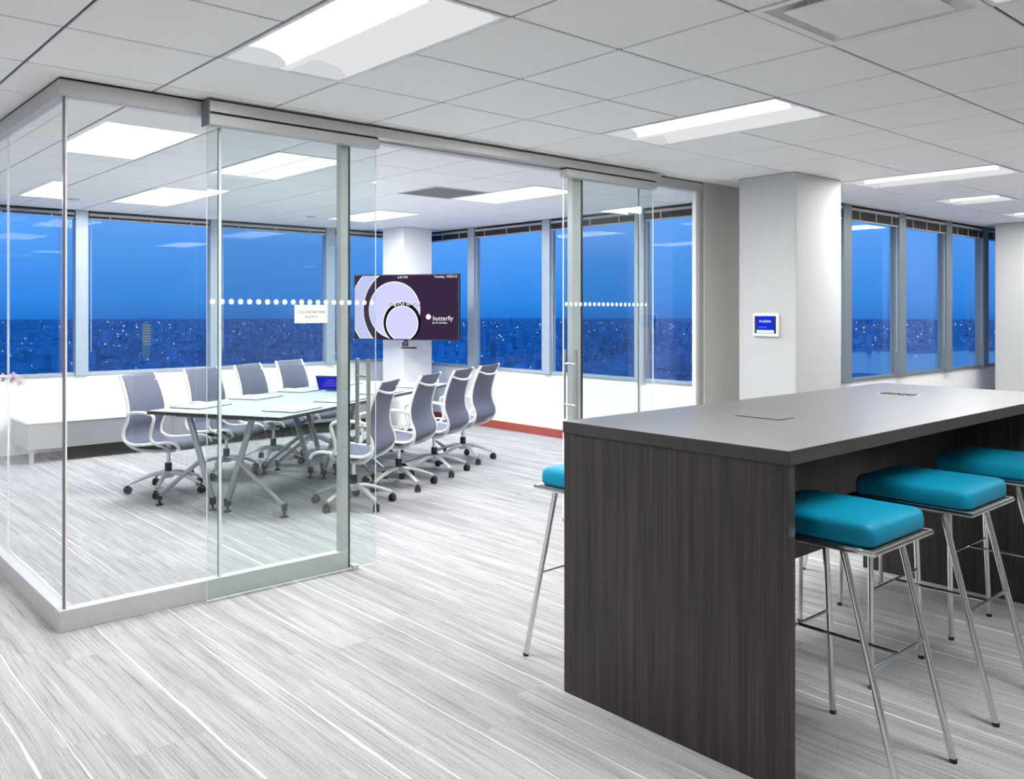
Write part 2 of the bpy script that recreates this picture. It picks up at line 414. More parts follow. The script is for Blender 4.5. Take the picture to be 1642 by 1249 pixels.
tag(rest.build('ceiling_tile_field', M_tile, ceil), kind='stuff')

# ------------------------------------------------------------------ plain walls out of frame
tag(MB().box(XL-0.1, XL, YB-0.1, YA+0.1, 0, H).build('wall_left', M_greige), kind='structure')
tag(MB().box(XL, XR, YB-0.1, YB, 0, H).build('wall_rear', M_greige), kind='structure')
tag(MB().box(XR, XR+0.1, YB-0.1, YC+0.1, 0, H).build('wall_right', M_greige), kind='structure')
# far facade: solid part left of the meeting room, then sill wall
SILL_A, SILL_B, SILL_C = 0.80, 0.745, 0.765
tag(MB().box(XL, XB+0.25, YA, YA+0.25, 0, SILL_A).build('wall_far', M_wall), kind='structure')
tag(MB().box(XB, XB+0.25, YC+0.12, YA, 0, SILL_B).build('wall_meeting_right', M_wall), kind='structure')
tag(MB().box(XB, XR, YC, YC+0.25, 0, SILL_C).build('wall_office_sill', M_wall), kind='structure')
tag(MB().box(6.165, XB, 4.34, 4.44, 0, H).build('wall_return', M_greige), kind='structure')
tag(MB().box(XB-0.014, XB-0.001, 4.45, YA-0.02, 0, 0.10).build('baseboard_right', M_red), kind='structure')
c1 = tag(MB().bbox(6.22, 6.94, 3.53, 4.045, 0, H-0.001, 0.006).build('column', M_colw), kind='structure')
c2 = tag(MB().bbox(6.50, 6.965, 9.24, 9.72, 0, H-0.001, 0.006).build('column', M_wall), kind='structure')
c3 = tag(MB().bbox(11.85, 12.55, 3.20, 4.02, 0, H-0.001, 0.006).build('column', M_greige), kind='structure')

# ------------------------------------------------------------------ windows with raised blinds
wn_count = [0]
def facade(axis, plane, cuts, sill, glass_top, mull_w, M_f, z_sill_wall, desc, wand_side=1, blinds=True, head_h=0.055):
    """cuts: mullion centres along the facade; inward normal is -plane direction.
       axis 'x': facade runs along x at y=plane; axis 'y': runs along y at x=plane"""
    def bx(mb, a0, a1, d0, d1, z0, z1, mi=0, b=0.003):
        if axis == 'x': mb.bbox(a0, a1, plane+d0, plane+d1, z0, z1, b, mi)
        else: mb.bbox(plane+d0, plane+d1, a0, a1, z0, z1, b, mi)
    for k in range(len(cuts)-1):
        wn_count[0] += 1
        a0, a1 = cuts[k], cuts[k+1]
        w = empty('window_%d' % wn_count[0], ((a0+a1)/2, plane, sill) if axis == 'x' else (plane, (a0+a1)/2, sill)); tag(w, kind='structure')
        inv = Matrix.Translation(-Vector(w.location))
        def put(mb, nm, mt, par=w, smooth=False):
            o = mb.build(nm, mt, par, smooth); o.matrix_parent_inverse = Matrix.Identity(4); o.location = -Vector(w.location); return o
        h = mull_w/2
        mb = MB(); bx(mb, a0-h, a0+h, -0.05, 0.06, sill, H-0.001); put(mb, 'mullion', M_f)
        if k == len(cuts)-2:
            mb = MB(); bx(mb, a1-h, a1+h, -0.05, 0.06, sill, H-0.001); put(mb, 'mullion', M_f)
        mb = MB(); bx(mb, a0+h, a1-h, -0.02, 0.05, sill, sill+0.035); put(mb, 'sill_frame', M_f)
        mb = MB(); bx(mb, a0-h, a1+h, 0.061, 0.12, H-head_h, H+0.12); bx(mb, a0+h, a1-h, 0.001, 0.061, H-head_h, H+0.08); put(mb, 'head_frame', M_head)
        # glass: room face reflects, outer face is clear
        mb = MB()
        if axis == 'x': mb.box(a0+h, a1-h, plane+0.02, plane+0.028, sill+0.035, H-head_h, 1)
        else: mb.box(plane+0.02, plane+0.028, a0+h, a1-h, sill+0.035, H-head_h, 1)
        inner = 2 if axis == 'x' else 5
        mb.m[inner] = 0
        put(mb, 'pane', [M_wglass, M_glassback])
        if not blinds: continue
        # blind
        bl = empty('window_blind', ((a0+a1)/2, plane-0.01, glass_top) if axis == 'x' else (plane-0.01, (a0+a1)/2, glass_top))
        tag(bl, 'raised blind at the top of ' + desc[k], 'blind', 'raised window blinds')
        def putb(mb, nm, mt, smooth=False):
            o = mb.build(nm, mt, bl, smooth); o.location = -Vector(bl.location); return o
        b0, b1 = a0+h+0.012, a1-h-0.012
        zt = H-0.03
        mb = MB(); bx(mb, b0, b1, -0.045, -0.002, zt-0.028, zt, 0, 0.002); putb(mb, 'headrail', M_rail)
        z = zt-0.030; n = 0; step = (z-(glass_top+0.016))/7.0
        while n < 7:
            mb = MB(); bx(mb, b0+0.004, b1-0.004, -0.042, -0.006, z-step*0.8, z-step*0.12, 0, 0.0008); putb(mb, 'slat', M_blind); z -= step; n += 1
        mb = MB(); bx(mb, b0+0.004, b1-0.004, -0.042, -0.006, glass_top, glass_top+0.014, 0, 0.002); putb(mb, 'bottom_rail', M_rail)
        for q in (0.16, 0.5, 0.84):
            ac = b0+(b1-b0)*q
            mb = MB(); bx(mb, ac-0.008, ac+0.008, -0.046, -0.0425, glass_top, zt-0.03, 0, 0.0008); putb(mb, 'ladder_tape', M_rail)
        ac = b1-0.02 if wand_side > 0 else b0+0.02
        mb = MB(); pp = [(ac, plane-0.03, zt-0.04), (ac, plane-0.032, 1.6), (ac, plane-0.03, 1.05)] if axis == 'x' else [(plane-0.03, ac, zt-0.04), (plane-0.032, ac, 1.6), (plane-0.03, ac, 1.05)]
        mb.tube(pp, 0.004, 6); putb(mb, 'tilt_wand', M_rail, True)

facade('x', YA, [-4.55, -3.4, -1.88, -0.36, 1.05], SILL_A, 2.50, 0.13, M_mull, SILL_A, None, -1, False)
facade('x', YA, [1.24, 2.79, 4.29, 5.86, XB-0.02], SILL_A, 2.50, 0.13, M_mull, SILL_A,
       ['the far window left of the white mullion', 'the far window behind the desk chairs', 'the far window behind the room sign', 'the far window beside the screen column'], -1)
facade('y', XB, [4.45, 5.93, 7.35, 8.75, YA-0.06], SILL_B, 2.455, 0.13, M_mull, SILL_B,
       ['the side window nearest the sliding door end', 'the side window behind the right sliding door', 'the side window in the doorway gap', 'the side window right of the screen'], 1)
facade('x', YC, [7.36, 8.50, 9.77, 11.05, 12.23, 13.45, XR-0.05], SILL_C, 2.43, 0.17, M_mulld, SILL_C,
       ['the office window hidden behind the grey column', 'the first office window right of the grey column', 'the second office window right of the grey column', 'the third office window right of the grey column', 'the narrow office window slot by the far column', 'the office window beyond the far column'], 1, head_h=0.07)

# ------------------------------------------------------------------ glass partition
GY = 4.387; GT = 0.012
def pane_x(name, x0, x1, y, z0, z1, mat, parent, edges=(True, True)):
    mb = MB(); mb.box(x0, x1, y-GT/2, y+GT/2, z0, z1, 1)
    mb.m = [2, 2, 0, 2 if edges[1] else 1, 1, 2 if edges[0] else 1]
    return mb.build(name, [mat, M_glassback, M_edge], parent)
def pane_y(name, x, y0, y1, z0, z1, mat, parent, edges=(True, True)):
    mb = MB(); mb.box(x-GT/2, x+GT/2, y0, y1, z0, z1, 1)
    mb.m = [2, 2, 2 if edges[0] else 1, 1, 2 if edges[1] else 1, 0]
    return mb.build(name, [mat, M_glassback, M_edge], parent)
wf = tag(empty('wall_front', (0,0,0)), kind='structure')
MB().bbox(PX0, 2.672, PY0, PY0+0.06, 0.0, 0.102, 0.002).build('base_channel', M_alul, wf)
MB().bbox(4.66, 6.165, PY0, PY0+0.06, 0.0, 0.102, 0.002).build('base_channel', M_alul, wf)
MB().bbox(PX0, 6.165, PY0, PY0+0.06, 2.510, 2.5835, 0.002).build('header', M_alul, wf)
MB().box(PX0+0.004, 6.165, PY0+0.004, PY0+0.056, 2.5835, H-0.0005).build('shadow_gap', M_black, wf)
pane_x('glass_pane', 1.157, 1.898, GY, 0.095, 2.515, M_glass, wf, (False, True))
pane_x('glass_pane', 1.914, 2.64, GY, 0.095, 2.515, M_glass, wf, (True, False))
pane_x('glass_pane', 4.675, 5.347, GY, 0.095, 2.515, M_glass, wf, (False, True))
pane_x('glass_pane', 5.363, 6.11, GY, 0.095, 2.515, M_glass, wf, (True, False))
MB().bbox(1.140, 1.149, GY-0.012, GY+0.006, 0.095, 2.515, 0.002).build('corner_joint', M_edged, wf)
MB().bbox(1.149, 1.157, GY-0.012, GY+0.004, 0.095, 2.515, 0.002).build('corner_joint', M_white, wf)
for jx in (1.906, 5.355): MB().bbox(jx-0.008, jx+0.008, GY-0.0085, GY+0.0085, 0.102, 2.510, 0.002).build('pane_joint', M_white, wf)
MB().bbox(2.628, 2.676, GY-0.026, GY+0.026, 0.0, 2.512, 0.002).build('end_post', M_alul, wf)
MB().bbox(2.676, 2.690, GY-0.026, GY+0.018, 0.0, 2.512, 0.002).build('post_gasket', M_black, wf)
MB().bbox(4.566, 4.655, GY-0.026, GY+0.026, 0.0, 2.512, 0.002).build('end_post', M_alul, wf)
MB().bbox(4.655, 4.675, GY-0.028, GY+0.018, 0.0, 2.512, 0.002).build('post_gasket', M_black, wf)
MB().bbox(6.10, 6.165, PY0-0.004, PY0+0.064, 0.0, 2.512, 0.002).build('jamb', M_alu, wf)
MB().bbox(6.075, 6.0995, PY0+0.012, PY0+0.05, 0.102, 2.51, 0.002).build('glazing_bead', M_white, wf)
# sliding track across the doors
trk = MB().bbox(1.803, 5.48, 4.268, 4.3565, 2.522, 2.578, 0.002).build('sliding_track', M_alu, wf)
MB().bbox(1.795, 1.803, 4.262, 4.3565, 2.452, 2.582, 0.001).build('track_end_cap', M_mulld, wf)

wl = tag(empty('wall_left_glass', (0,0,0)), kind='structure')
MB().bbox(PX0, PX0+0.06, PY0+0.0605, YA-0.001, 0.0, 0.102, 0.002).build('base_channel', M_alul, wl)
MB().bbox(PX0, PX0+0.06, PY0+0.0605, YA-0.001, 2.510, 2.5835, 0.002).build('header', M_alul, wl)
MB().box(PX0+0.004, PX0+0.056, PY0+0.06, YA-0.001, 2.5835, H-0.0005).build('shadow_gap', M_black, wl)
ys = [4.398, 5.51, 6.64, 7.77, 8.90, YA-0.002]
for k in range(5):
    pane_y('glass_pane', PX0+0.03, ys[k]+0.002, ys[k+1]-0.002, 0.095, 2.515, M_glass, wl, (k > 0, True))

def sliding_door(n, x0, x1, hx, dots, cover_l):
    d = tag(empty('door_%d' % n, (x0, 4.31, 0)), kind='structure')
    def put(mb, nm, mt, par=d, smooth=False):
        o = mb.build(nm, mt, par, smooth)
        o.location = -Vector(d.location) if par is d else (0, 0, 0)
        return o
    mb = MB(); mb.box(x0, x1, 4.304, 4.316, 0.012, 2.468, 1); mb.m = [2, 2, 0, 2, 1, 2]
    put(mb, 'glass_pane', [M_dglass, M_glassback, M_edge])
    put(MB().bbox(x0, x1+0.005, 4.272, 4.345, 2.458, 2.511, 0.002), 'hanger_cover', M_alul)
    put(MB().box(x0+0.002, x1, 4.285, 4.340, 2.511, 2.522), 'roller_gap', M_black)
    put(MB().bbox(hx-0.075, hx-0.035, 4.295, 4.325, 0.0, 0.03, 0.002), 'floor_guide', M_alu)
    hd = put(MB().tube([(hx, 4.252, 0.72), (hx, 4.252, 1.222)], 0.0125, 12), 'pull_bar', M_steel, d, True)
    put(MB().tube([(hx, 4.372, 0.72), (hx, 4.372, 1.222)], 0.0125, 12), 'pull_bar', M_steel, d, True)
    for z in (0.822, 1.12):
        put(MB().tube([(hx, 4.252, z), (hx, 4.304, z)], 0.008, 10), 'standoff', M_steel, d, True)
        put(MB().tube([(hx, 4.316, z), (hx, 4.372, z)], 0.008, 10), 'standoff', M_steel, d, True)
    dm = MB().lathe([(0.0145, -0.0006), (0.0145, 0.0006)], 14).mesh('dot', M_dot)
    for x in dots:
        o = link('dot', dm, d, (x-x0, 4.3032-4.31, 1.5495)); o.rotation_euler.x = R(90)
    return d
sliding_door(1, 1.805, 2.832, 2.745, [1.832+0.051*k for k in range(20) if 1.832+0.051*k < 2.82], True)
sliding_door(2, 4.418, 5.428, 4.492, [4.442+0.0495*k for k in range(19)], False)

# room sign stuck on the glass
sg = empty('room_sign', (2.40, 4.300, 1.484)); tag(sg, 'ivory room name plate stuck on the left sliding glass door', 'sign')
MB().bbox(-0.103, 0.103, -0.003, 0.003, -0.051, 0.051, 0.002).build('plate', M_signw, sg)
for zz_, d in ((0.098, 0), (-0.098, 0)):
    pass
Mx = Matrix.Translation((0, -0.0036, 0.010)) @ Matrix.Rotation(R(90), 4, 'X')
text_obj('lettering', 'COLLABORATION', 0.021, M_signt, sg, Mx)
Mx = Matrix.Translation((0, -0.0036, -0.016)) @ Matrix.Rotation(R(90), 4, 'X')
text_obj('lettering', 'ROOM 4', 0.021, M_signt, sg, Mx)

# ------------------------------------------------------------------ ceiling lights
def light_meshes(n, office=True):
    """two-vault recessed troffer, origin at the cell centre on the ceiling plane"""
    w = GS/2-0.004; l = GS*n/2-0.004; t = 0.016
    fr = MB()
    fr.box(-w, -w+t, -l, l, -0.003, 0.012).box(w-t, w, -l, l, -0.003, 0.012).box(-w+t, w-t, -l, -l+t, -0.003, 0.012).box(-w+t, w-t, l-t, l, -0.003, 0.012)
    frm = fr.mesh('light_frame', M_refl)
    wi = w-t; li = l-t
    ridge = MB().prism([(-0.020, 0.0), (0.020, 0.0), (0.012, 0.022), (-0.012, 0.022)], -li, li, 'y').mesh('centre_ridge', M_glow_dim)
    def vault(x0, x1, depth, y0, y1, seg=10):
        mb = MB(); vs = []; fs = []
        for k in range(seg+1):
            a = math.pi*k/seg
            x = (x0+x1)/2 - math.cos(a)*(x1-x0)/2; z = 0.003+math.sin(a)*depth
            vs += [(x, y0, z), (x, y1, z)]
        for k in range(seg): fs.append((2*k, 2*k+1, 2*k+3, 2*k+2))
        return mb.add(vs, fs)
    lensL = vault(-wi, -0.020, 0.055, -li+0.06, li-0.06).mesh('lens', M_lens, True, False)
    lensR = vault(0.020, wi, 0.055, -li+0.06, li-0.06).mesh('lens', M_glow_dim if office else M_lens, True, False)
    ends = []
    for s in (-1, 1):
        mb = MB()
        y0, y1 = (-li, -li+0.06) if s < 0 else (li-0.06, li)
        vs = []; fs = []
        for (xa, xb) in ((-wi, -0.02), (0.02, wi)):
            b0 = len(vs)
            for k in range(9):
                a = math.pi*k/8; x = (xa+xb)/2-math.cos(a)*(xb-xa)/2; z = 0.003+math.sin(a)*0.055
                yo, yi = (y0, y1) if s < 0 else (y1, y0)
                vs += [(x, yo, 0.003), (x, yi, z)]
            for k in range(8): fs.append((b0+2*k, b0+2*k+1, b0+2*k+3, b0+2*k+2))
        ends.append(mb.add(vs, fs).mesh('end_plate', M_glow_end, True, False))  # end plates glow by themselves to look lit by the lamps
    if not office:
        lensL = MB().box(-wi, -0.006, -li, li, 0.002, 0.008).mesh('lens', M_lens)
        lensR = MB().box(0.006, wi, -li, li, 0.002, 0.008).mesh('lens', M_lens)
        ridge = MB().box(-0.006, 0.006, -li, li, 0.0015, 0.008).mesh('centre_ridge', M_glow_dim)
    hous = MB().box(-w+0.004, w-0.004, -l+0.004, l-0.004, 0.066, 0.07).mesh('housing', M_refl)
    return frm, ridge, lensL, lensR, ends, hous
M_lens = em('fixture_lens', (0.98, 0.985, 1.0), 1.3); M_glow_end = em('fixture_end_glow', (0.95, 0.97, 1.0), 0.64); M_glow_dim = em('fixture_glow_dim', (0.97, 0.98, 1.0), 0.74)  # dimmer glow stands in for shade on the right vault, lamplight on the ridge
LM = {(1, 'o'): light_meshes(1), (2, 'o'): light_meshes(2), (2, 'r'): light_meshes(2, False)}
lamp_lab = {(-2,-1): 'ceiling light fixture in front of the glass corner', (2,-1): 'ceiling light fixture above the bar table', (7,-1): 'long ceiling light right of the grey column top',
            (10,0): 'short square ceiling light beyond the grey column', (13,0): 'farthest square ceiling light by the far column', (0,-5): 'ceiling light cut by the upper right picture corner',
            (0,4): 'ceiling light inside the room behind the left sliding door', (0,8): 'ceiling light inside the room above the left row of chairs',
            (4,4): 'ceiling light inside the room beside the grey return grille', (4,8): 'ceiling light inside the room in front of the screen column'}
LD = {}
for i, a, b, k in FIX:
    n = b-a; cx_, cy_ = gx(i)+GS/2, (gy(a)+gy(b))/2
    frm, ridge, l1, l2, ends, hous = LM[n, k]
    t = empty('ceiling_light', (cx_, cy_, H))
    tag(t, lamp_lab.get((i, a), 'unseen ceiling light over the office, mirrored in the glass or added as fill'), 'ceiling light', 'recessed ceiling lights')
    for nm, me in (('frame', frm), ('centre_ridge', ridge), ('lens', l1), ('lens', l2), ('end_plate', ends[0]), ('end_plate', ends[1]), ('housing', hous)):
        if not (k == 'r' and nm == 'end_plate'): link(nm, me, t)
    key = (n, k)
    if key not in LD:
        ld = bpy.data.lights.new('fixture_lamp', 'AREA'); ld.shape = 'RECTANGLE'; ld.size = 0.54; ld.size_y = GS*n-0.08
        ld.energy = (LAMP_W if k == 'o' else LAMP_ROOM)*n/2; ld.color = (1.0, 0.985, 0.965) if k == 'o' else (0.97, 0.98, 1.0); LD[key] = ld
    lo = bpy.data.objects.new('lamp', LD[key]); COL.objects.link(lo); lo.parent = t; lo.location = (0, 0, -0.006)

# air diffuser and return grille
df = empty('air_diffuser', (gx(0)+GS/2, gy(-3)+GS/2, H)); tag(df, 'square white air diffuser plate hanging from the ceiling at upper right', 'air vent')
w = GS/2-0.004
MB().box(-w, w, -w, -w+0.035, -0.002, 0.012).box(-w, w, w-0.035, w, -0.002, 0.012).box(-w, -w+0.035, -w+0.035, w-0.035, -0.002, 0.012).box(w-0.035, w, -w+0.035, w-0.035, -0.002, 0.012).build('frame', M_diff, df)
mb = MB(); a, b_ = w-0.035, w-0.10
mb.add([(-a,-a,0.0),(a,-a,0.0),(a,a,0.0),(-a,a,0.0),(-b_,-b_,0.075),(b_,-b_,0.075),(b_,b_,0.075),(-b_,b_,0.075)], [(0,1,5,4),(1,2,6,5),(2,3,7,6),(3,0,4,7),(4,5,6,7)])
mb.build('throat', M_diff, df, False, None, 0, False)
MB().bbox(-0.215, 0.215, -0.215, 0.215, -0.010, 0.0, 0.004).build('face_plate', M_diff, df)
for sx_, sy_ in ((-1,-1),(1,-1),(1,1),(-1,1)): MB().tube([(sx_*0.15, sy_*0.15, -0.001), (sx_*0.15, sy_*0.15, 0.074)], 0.004, 6).build('hanger_rod', M_diff, df)
gr = empty('return_grille', (gx(3)+GS/2, gy(5)+GS/2, H)); tag(gr, 'grey square return air grille in the meeting room ceiling', 'air vent')
MB().box(-w, w, -w, -w+0.025, -0.002, 0.012).box(-w, w, w-0.025, w, -0.002, 0.012).box(-w, -w+0.025, -w+0.025, w-0.025, -0.002, 0.012).box(w-0.025, w, -w+0.025, w-0.025, -0.002, 0.012).build('frame', M_grille, gr)
lm = MB().add([(-w+0.025, -0.011, 0.0), (w-0.025, -0.011, 0.0), (w-0.025, 0.012, 0.018), (-w+0.025, 0.012, 0.018), (-w+0.025, -0.011, 0.002), (w-0.025, -0.011, 0.002), (w-0.025, 0.012, 0.02), (-w+0.025, 0.012, 0.02)], [(0,3,2,1),(4,5,6,7),(0,1,5,4),(1,2,6,5),(2,3,7,6),(3,0,4,7)]).mesh('louvre', M_grille)
MB().box(-w+0.004, w-0.004, -w+0.004, w-0.004, 0.022, 0.026).build('backing', M_grille, gr)
for k in range(22): link('louvre', lm, gr, (0, -0.263+0.025*k, 0))
for k, (x, y, lb) in enumerate(((2.45, 9.05, 'small white sprinkler head in the ceiling left by the far windows'), (4.98, 8.92, 'small white sprinkler head in the ceiling left of the screen'))):
    s_ = empty('sprinkler_head', (x, y, H)); tag(s_, lb, 'sprinkler', 'ceiling sprinkler heads')
    MB().lathe([(0.060, 0.0), (0.060, -0.004), (0.050, -0.007)], 24).build('escutcheon', M_grille, s_, True)
    MB().lathe([(0.040, -0.007), (0.040, -0.010), (0.034, -0.013)], 24).build('cover_plate', M_grille, s_, True)

# ------------------------------------------------------------------ bar table
TX0, TX1, TY0, TY1, TZ = 2.449, 5.20, 1.415, 2.385, 1.067
tb = empty('bar_table', ((TX0+TX1)/2, (TY0+TY1)/2, 0)); tag(tb, 'long dark wood grain bar height table in the right foreground', 'table')
def putt(mb, nm, mt, smooth=False):
    o = mb.build(nm, mt, tb, smooth); o.location = -Vector(tb.location); return o
top = MB().bbox(TX0-0.004, TX1, TY0-0.004, TY1+0.004, TZ-0.046, TZ, 0.0015, 0)
top.m = [1 if i != 5 else 0 for i in range(len(top.m))]
top_o = putt(top, 'table_top', [M_woodtop, M_woodedge])
# choose the up-facing polygon for the top laminate
for p in top_o.data.polygons: p.material_index = 0 if p.normal.z > 0.9 else 1
putt(MB().bbox(TX0, TX0+0.040, TY0, TY1, 0.0, TZ-0.046, 0.0015), 'end_panel', M_wood)
putt(MB().bbox(4.95, 4.99, TY0+0.06, TY1, 0.0, TZ-0.046, 0.0015), 'end_panel', M_wood)
putt(MB().bbox(TX0+0.04, 4.95, 1.88, 1.92, 0.47, TZ-0.046, 0.0015), 'modesty_panel', M_wood)
for k, (x, y, open_) in enumerate(((3.155, 1.935, False), (4.52, 1.99, True))):
    g = empty('power_grommet', (x, y, TZ)); tag(g, ['closed flush power outlet flap in the bar table top', 'open power outlet box in the bar table top'][k], 'power outlet')
    MB().box(-0.045, 0.045, -0.10, 0.10, 0.0, 0.0015).box(-0.05, -0.045, -0.105, 0.105, 0, 0.002).box(0.045, 0.05, -0.105, 0.105, 0, 0.002).build('flap', M_tedge if not open_ else M_alu, g)
    if open_:
        for q in range(4):
            MB().bbox(-0.032, 0.032, -0.085+q*0.044, -0.05+q*0.044, 0.0016, 0.006, 0.001).build('socket', M_black, g)
    else:
        MB().box(-0.042, 0.042, -0.097, 0.097, 0.0016, 0.0026).build('flap_face', M_woodtop, g)

# ------------------------------------------------------------------ stools
def make_stool():
    s = empty('bar_stool')
    hw, hd = 0.210, 0.232
    # cushion : rounded slab, softly crowned
    nx, ny = 16, 18; vs = []; fs = []
    cw, cd, r = 0.198, 0.222, 0.045
    def prof(u_, half):   # crown towards the edges
        return 1-abs(u_)**6
    mb = MB()
    rings = [(0.0, 0.0, 0.0), (0.0, 0.0, 0.0)]
    lev = [(-0.002, 0.010, 0.0), (0.006, 0.002, 0.0), (0.014, 0.0, 0.0), (0.040, 0.0, 0.0), (0.057, 0.002, 0), (0.067, 0.008, 0), (0.0735, 0.018, 0), (0.077, 0.036, 0), (0.0795, 0.085, 0), (0.081, 0.150, 0)]
    def outline(ins):
        a, b = cw-ins, cd-ins; rr = max(0.004, 0.030-ins*0.15); pts = []
        for (sx_, sy_, a0) in ((1,1,0),(-1,1,90),(-1,-1,180),(1,-1,270)):
            for k in range(6):
                t = R(a0+18*k); pts.append((sx_*(a-rr)+rr*math.cos(t), sy_*(b-rr)+rr*math.sin(t)))
        return pts
    n = None
    for (z, ins, _) in lev:
        p = outline(ins); n = len(p); vs += [(x, y, 0.760+z) for x, y in p]
    for i in range(len(lev)-1):
        for k in range(n): fs.append((i*n+k, i*n+(k+1)%n, (i+1)*n+(k+1)%n, (i+1)*n+k))
    fs.append(tuple(range(n))[::-1]); fs.append(tuple(range((len(lev)-1)*n, len(lev)*n)))
    cu = mb.add(vs, fs).build('cushion', M_teal, s, True)
    MB().bbox(-0.195, 0.195, -0.22, 0.22, 0.751, 0.7575, 0.002).build('seat_plate', M_tedge, s)
    fr = [(-hw,-hd,0.75),(hw,-hd,0.75),(hw,hd,0.75),(-hw,hd,0.75)]
    MB().tube(fr, 0.010, 8, closed=True).build('seat_frame', M_chrome, s, False)
    feet = {}
    for sx_ in (-1, 1):
        for sy_ in (-1, 1):
            if sy_ < 0: a, b = Vector((sx_*0.196, -0.125, 0.744)), Vector((sx_*0.196, -0.308, 0.006))
            else: a, b = Vector((sx_*0.205, 0.150, 0.744)), Vector((sx_*0.230, 0.130, 0.006))
            lg = MB().tube([a, b], 0.0115, 10).build('leg', M_chrome, s, True)
            MB().lathe([(0.0125, 0.0), (0.0125, 0.014)], 10, (b.x, b.y, 0.0)).build('foot_cap', M_caster, lg)
            feet[sx_, sy_] = (a, b)
    def at(sx_, sy_, z):
        a, b = feet[sx_, sy_]; t = (a.z-z)/(a.z-b.z); return a.lerp(b, t)
    for sy_ in (-1, 1):
        MB().tube([at(-1, sy_, 0.385), at(1, sy_, 0.385)], 0.0065, 8).build('stretcher', M_chrome, s, True)
    p0 = (at(-1,-1,0.385)+at(1,-1,0.385))/2; p1 = (at(-1,1,0.385)+at(1,1,0.385))/2
    MB().tube([p0, p1], 0.0065, 8).build('cross_stretcher', M_chrome, s, True)
    for a in (-0.13, 0.13): MB().tube([(-hw, a, 0.742), (hw, a, 0.742)], 0.008, 8).build('under_rail', M_chrome, s, True)
    return s
st0 = make_stool()
spots = [(2.842, 1.465, 0, 'teal cushioned chrome bar stool tucked under the table beside its near end panel'),
         (3.615, 1.465, 0, 'teal cushioned chrome bar stool in the middle of the near row under the table'),
         (4.395, 1.465, 0, 'teal bar stool farthest along the near row, cut by the picture edge'),
         (2.775, 2.435, 180, 'teal bar stool across the table, showing left of the end panel'),
         (3.630, 2.300, 180, 'teal bar stool across the table, only its legs seen past the near end panel'),
         (4.460, 2.290, 180, 'teal bar stool across the table, its legs seen nearest the far end panel')]
for k, (x, y, a, lb) in enumerate(spots):
    s = st0 if k == 0 else copy_tree(st0)
    s.location = (x, y, 0); s.rotation_euler.z = R(a); tag(s, lb, 'stool', 'teal bar stools around the bar table')

# ------------------------------------------------------------------ meeting tables
TA = R(28.6)
AX = Vector((math.cos(TA), math.sin(TA), 0)); NX = Vector((-math.sin(TA), math.cos(TA), 0))
T0 = Vector((2.619, 6.179, 0))
def tw(a, n, z=0.0): return T0 + AX*a + NX*n + Vector((0, 0, z))
def make_mtable():
    t = empty('folding_table')
    Lh, Wh = 0.778, 0.597
    mb = MB().bbox(-Lh, Lh, -Wh, Wh, 0.712, 0.738, 0.003)
    o = mb.build('table_top', [M_ttop, M_tedge], t)
    for p in o.data.polygons: p.material_index = 0 if p.normal.z > 0.9 else 1
    for sx_ in (-1, 1):
        x = sx_*0.675
        MB().bbox(x-0.02, x+0.02, -0.40, 0.40, 0.690, 0.7115, 0.003).build('leg_bracket', M_tleg, t)
        for sy_ in (-1, 1):
            top_ = Vector((x, sy_*0.285, 0.70)); ft = Vector((x, sy_*0.068, 0.075))
            lg = MB().tube([top_, ft], 0.0235, 12).build('leg', M_tleg, t, True)
            MB().lathe([(0.026, -0.028), (0.026, 0.025)], 12, (ft.x, ft.y, 0.075)).build('leg_socket', M_caster, lg, True)
            MB().lathe([(0.030, 0.0), (0.028, 0.010), (0.009, 0.016), (0.009, 0.05)], 12, (ft.x, ft.y, 0.0)).build('foot', M_caster, lg, True)
            j = top_.lerp(ft, 0.52); f2 = Vector((x, sy_*0.565, 0.075))
            st = MB().tube([j, f2], 0.018, 10).build('strut', M_tleg, t, True)
            MB().lathe([(0.022, -0.028), (0.022, 0.022)], 12, (f2.x, f2.y, 0.075)).build('leg_socket', M_caster, st, True)
            MB().lathe([(0.030, 0.0), (0.028, 0.010), (0.009, 0.016), (0.009, 0.05)], 12, (f2.x, f2.y, 0.0)).build('foot', M_caster, st, True)
    return t
mt0 = make_mtable()
for k in range(2):
    t = mt0 if k == 0 else copy_tree(mt0)
    t.location = tw(0.78+1.562*k, 0); t.rotation_euler.z = TA
    tag(t, ['pale grey meeting table with angled silver legs, the half nearer the glass', 'pale grey meeting table with angled silver legs, the half nearer the screen'][k], 'table', 'meeting tables pushed together')
# desk pads
pad_me = MB().bbox(-0.195, 0.195, -0.145, 0.145, 0.0, 0.008, 0.002).mesh('desk_pad', [M_pad, M_tedge])
for p in pad_me.polygons: p.material_index = 0 if p.normal.z > 0.9 else 1
for si, (n_, nm) in enumerate(((0.415, 'left'), (-0.40, 'right'))):
    for k in range(4):
        o = link('desk_pad', pad_me, None, tw(0.41+0.72*k+(0.05 if si else 0), n_, 0.7381), TA)
        tag(o, 'flat grey desk pad on the meeting table, %s along its %s side' % (['first', 'second', 'third', 'last'][k], ['window', 'doorway'][si]), 'desk pad', 'desk pads on the meeting table')
